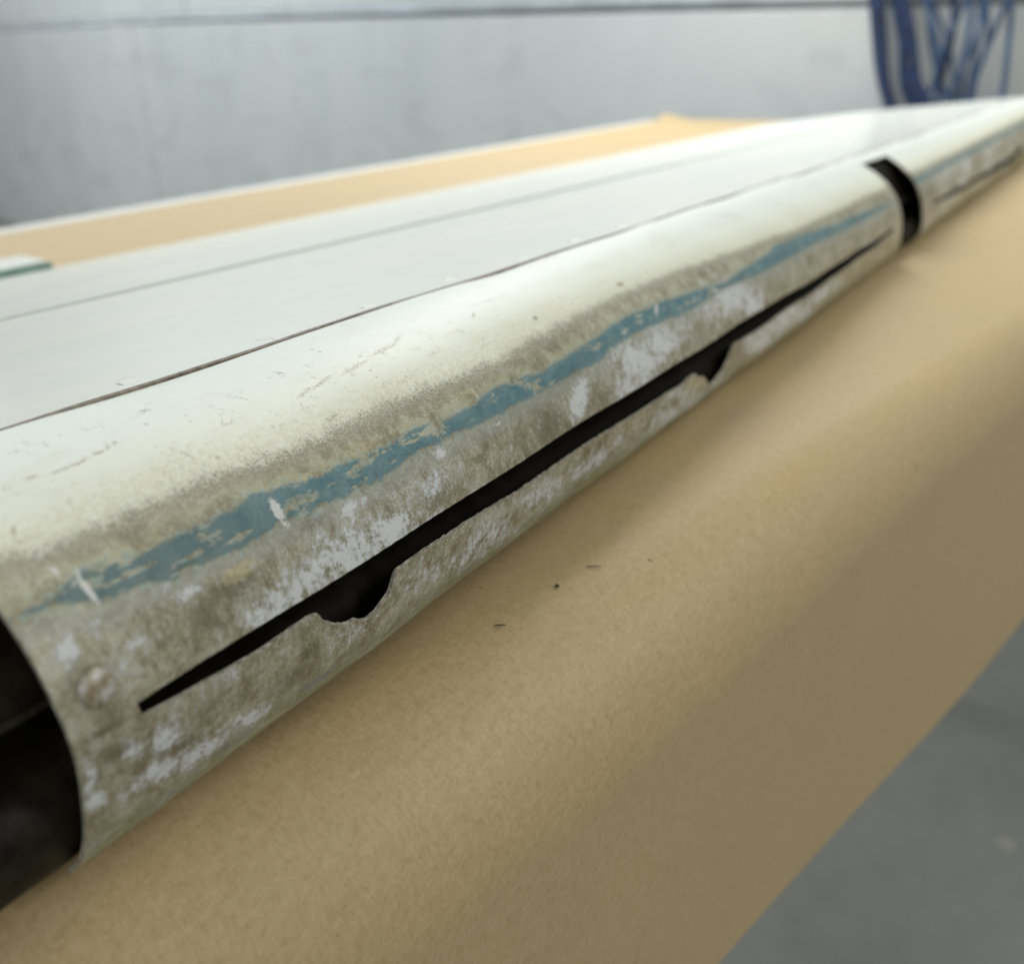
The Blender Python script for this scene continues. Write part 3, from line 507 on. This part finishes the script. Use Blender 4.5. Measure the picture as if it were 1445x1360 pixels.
# --- dark structure inside the nose
def strip(name, prof, mat, ya=YL, yb=YEND, n=40, thick=None):
    """prof: list of (v, inset) followed along the span, or absolute (x,z) rows through S"""
    yy = np.linspace(ya, yb, n); P = np.zeros((n, len(prof), 3))
    for j, (v, ins) in enumerate(prof): P[:, j] = S(yy, np.full(n, v), ins)
    o = link(name, grid_mesh(name, P), MAT[mat], wing, False)
    if thick: solidify(o, thick, 1)
    return o
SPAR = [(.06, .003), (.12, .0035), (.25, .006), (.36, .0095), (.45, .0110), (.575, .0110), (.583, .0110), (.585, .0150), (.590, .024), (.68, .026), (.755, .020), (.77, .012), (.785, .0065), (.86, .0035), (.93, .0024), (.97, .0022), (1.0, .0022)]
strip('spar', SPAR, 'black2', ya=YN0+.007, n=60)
strip('lit_spar_end', SPAR, 'spar_lit', ya=YL, yb=YN0+.007, n=12)  # near end of the spar in lighter brown, standing for reflections inside
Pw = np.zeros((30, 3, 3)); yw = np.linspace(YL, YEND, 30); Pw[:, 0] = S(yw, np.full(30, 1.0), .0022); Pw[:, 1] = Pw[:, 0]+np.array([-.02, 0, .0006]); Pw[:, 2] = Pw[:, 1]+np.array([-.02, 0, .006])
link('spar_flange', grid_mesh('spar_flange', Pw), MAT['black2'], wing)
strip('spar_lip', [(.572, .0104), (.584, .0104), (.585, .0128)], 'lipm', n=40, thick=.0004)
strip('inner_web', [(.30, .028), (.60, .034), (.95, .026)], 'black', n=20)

# --- rear skins
XS2 = -.409*.7647
XR, ZR = -.535, .0062
def topz(x, y):
    w_ = np.clip((y-Y0)/(Y1-Y0), -.3, 1.25); za = NEAR[0][1]*(1-w_)+FAR[0][1]*w_; xa = NEAR[0][0]*(1-w_)+FAR[0][0]*w_
    t = (x-xa)/(XR-xa)
    return za*(1-t)+ZR*t+.0002 + t*(1-t)*.012
def skin(name, xfun0, xfun1, ya, yb, nx, ny, lift=0, mat='white'):
    yy = np.linspace(ya, yb, ny); P = np.zeros((ny, nx, 3))
    for i, y in enumerate(yy):
        x = np.linspace(xfun1(y), xfun0(y), nx); P[i, :, 0] = x; P[i, :, 1] = y; P[i, :, 2] = topz(x, y)+lift
    o = link(name, grid_mesh(name, P), MAT[mat], wing, True); solidify(o, .0009); return o
def seam1(y):
    w_ = np.clip((y-Y0)/(Y1-Y0), -.3, 1.25); return NEAR[0][0]*(1-w_)+FAR[0][0]*w_
def seam1w(y): return seam1(y) - .0016 + .0009*math.sin(y*60)*max(.15, 1-y) + .0008*math.sin(y*23+1)
YT = 1.60
skin('main_skin', lambda y: seam1w(y), lambda y: XS2+.0012, YL, YT, 40, 140)
skin('aft_skin', lambda y: XS2-.0006+.0006*math.sin(9*y), lambda y: XR, YL, YT, 30, 80, .0009)
# sealant showing in the joint, and the primered lap under the second joint
skin('seam_sealant', lambda y: seam1w(y)+.0017+.0003*math.sin(y*140), lambda y: seam1w(y)-.0002-.0002*math.sin(y*210), YL, YT, 5, 260, .00022, 'sealant')
skin('lap_strip', lambda y: XS2+.004, lambda y: XS2-.004, YL, YT, 4, 60, -.0007, 'lap')
# nose sheet beyond the detailed part, closing to the tip
# underside, trailing edge and end ribs
def plate(name, pts, mat): return link(name, mesh(name, pts, [tuple(range(len(pts)))]), MAT[mat], wing)
P = np.zeros((20, 12, 3)); yy = np.linspace(YL, YT, 20)
for i, y in enumerate(yy):
    a = S(np.array(y), np.array(1.0)); xx = np.linspace(a[0]-.022, XR, 12); P[i, :, 0] = xx; P[i, :, 1] = y; P[i, :, 2] = .0016
o = link('lower_skin', grid_mesh('lower_skin', P), MAT['white'], wing); solidify(o, .0008, -1)
link('trailing_edge', box_mesh('trailing_edge', XR-.003, XR+.001, YL, YT, .0022, topz(XR, .5)+.0006, .0008), MAT['white'], wing)
for y in (YL+.001, YT-.001):
    vv_ = np.linspace(0, 1, 30); c = S(np.full(30, min(y, 1.4)), vv_, .0012); c[:, 1] = y
    xx = np.linspace(XR, seam1(y)-.002, 20); t = np.stack([xx, 0*xx+y, topz(xx, y)-.0012], -1)
    plate('end_rib', [tuple(p_) for p_ in np.vstack([t, c])], 'white')
# short tab let into the trailing edge
def tab_box(name, x0, x1, y0, y1, z0, z1, mat): return link(name, box_mesh(name, x0, x1, y0, y1, z0, z1, .0008), MAT[mat], wing)
tab_box('primer_joint', XR-.0085, XR-.0030, YL, .3175, .0022, .0098, 'teal')
tab_box('trim_tab', XR-.034, XR-.0085, YL, .3165, .0022, .0112, 'white')

# nose sheet outboard of the photographed part
P = S(np.repeat(np.linspace(YEND, YT, 20)[:, None], 60, 1), np.repeat(np.linspace(0, 1, 60)[None], 20, 0))
me = grid_mesh('nose_skin', P)
set_uv(me, np.stack([P[..., 1], np.repeat(np.linspace(0, 1, 60)[None], 20, 0)*LSKIN], -1))
VVt = np.repeat(np.linspace(0, 1, 60)[None], 20, 0)
for k_, a in dict(fw=(VVt-.40)*L_mm, ft=(.035-np.abs(VVt-.47))*L_mm-1.2, ox=VVt*0, dk=VVt*0, ye=VVt*0, mk=VVt*0, th=VVt*0, scf=VVt*0, lowv=VVt).items(): set_attr(me, k_, a)
o = link('nose_skin', me, MAT['nose'], wing, True); solidify(o, .0009, -1)

# --- rivets along the joint: nearly flush discs under cracked paint
def dome(name, r, h, seg=18, rings=5):
    V = [(0, 0, h)]; Fc = []
    for i in range(1, rings+1):
        a = i/rings*math.pi/2
        for k in range(seg): t = 2*math.pi*k/seg; V.append((r*math.sin(a)*math.cos(t), r*math.sin(a)*math.sin(t), h*math.cos(a)))
    for k in range(seg): Fc.append((0, 1+k, 1+(k+1) % seg))
    for i in range(rings-1):
        for k in range(seg): Fc.append((1+i*seg+k, 1+(i+1)*seg+k, 1+(i+1)*seg+(k+1) % seg, 1+i*seg+(k+1) % seg))
    return mesh(name, V, Fc)
def mat_rivpaint():
    m = M('painted_rivet'); o = m.scale(m.obj(), (1000, 1000, 1000))
    n = m.noise(o, .8, 5, .7)
    d = m.n.new('ShaderNodeVectorMath'); d.operation = 'LENGTH'; m.l.new(m.scale(o, (1, 1, 0)), d.inputs[0])
    ring = m.math('MULTIPLY', m.ss(d.outputs['Value'], 2.1, 2.5), m.ss(m.noise(o, .35, 3, .6), .47, .60))
    return m.out(m.mix(m.math('MULTIPLY', ring, .75), (.71, .75, .70), (.36, .30, .21)), .5, spec=.2)
rm = dome('rivet', .0027, .00003, 18, 4); rm2 = dome('rivet', .0027, .00006, 18, 4); rmat = mat_rivpaint()
riv_y = [.1115, .1484, .188, .2265, .2655, .304, .343, .382, .421, .46, .499, .538, .576, .6195, .662, .704, .746, .788, .83, .872, .914, .956, 1.0, 1.05, 1.1, 1.15, 1.2, 1.25, 1.3]
for y in [.035, .0733]+riv_y:
    x = seam1(y)-.0068+.0006*math.sin(y*50)
    o = link('rivet', rm if y < .42 else rm2, rmat, wing, True)
    zz = topz(x, y); sl_ = (topz(x+.002, y)-topz(x-.002, y))/.004
    o.parent = None; o.location = (x, y, zz); o.rotation_euler = (0, -math.atan(sl_), random.random()*6)
    o.parent = wing; o.matrix_parent_inverse = Matrix.Translation(-wing.location)
# the domed rivet on the nose
p0 = S(np.array(RIV[0]), np.array(RIV[1])); pv = S(np.array(RIV[0]), np.array(RIV[1]+.01)); tv = Vector(pv-p0).normalized(); nn = tv.cross(Vector((0, 1, 0)))
if nn.x < 0: nn = -nn
o = link('domed_rivet', dome('domed_rivet', .0030, .0007, 24, 6), MAT['rivet'], wing, True)
o.parent = None; o.location = Vector(p0); o.rotation_euler = nn.to_track_quat('Z', 'Y').to_euler(); o.parent = wing; o.matrix_parent_inverse = Matrix.Translation(-wing.location)

# ------------------------------------------------------------------ crumbs on the paper
def crumb(label, x, y, sx, sy, rot, sd, z=None):
    r_ = random.Random(sd); bm = bmesh.new(); bmesh.ops.create_icosphere(bm, subdivisions=2, radius=1)
    for v in bm.verts:
        k = 1+.35*(r_.random()-.5); v.co = Vector((v.co.x*sx*k, v.co.y*sy*k, v.co.z*min(sx, sy)*.6*k))
    me = bpy.data.meshes.new('debris_crumb'); bm.to_mesh(me); bm.free()
    o = link('debris_crumb', me, MAT['crumb']); o.location = (x, y, (.0002+paper_z(x, y) if z is None else z)+min(sx, sy)*.3); o.rotation_euler = (0, 0, rot)
    tag(o, label, 'crumb', 'dark crumbs on the kraft paper')
crumb('tiny dark crumb on the brown paper near the middle of the split edge', -.105, .1834, .0007, .0006, .3, 1)
crumb('thin black sliver on the brown paper below the large notch in the split', -.108, .1602, .0017, .00025, .7, 2)
crumb('long thin dark sliver on the brown paper beside the tiny round crumb', -.1015, .1976, .0021, .00022, .6, 3)
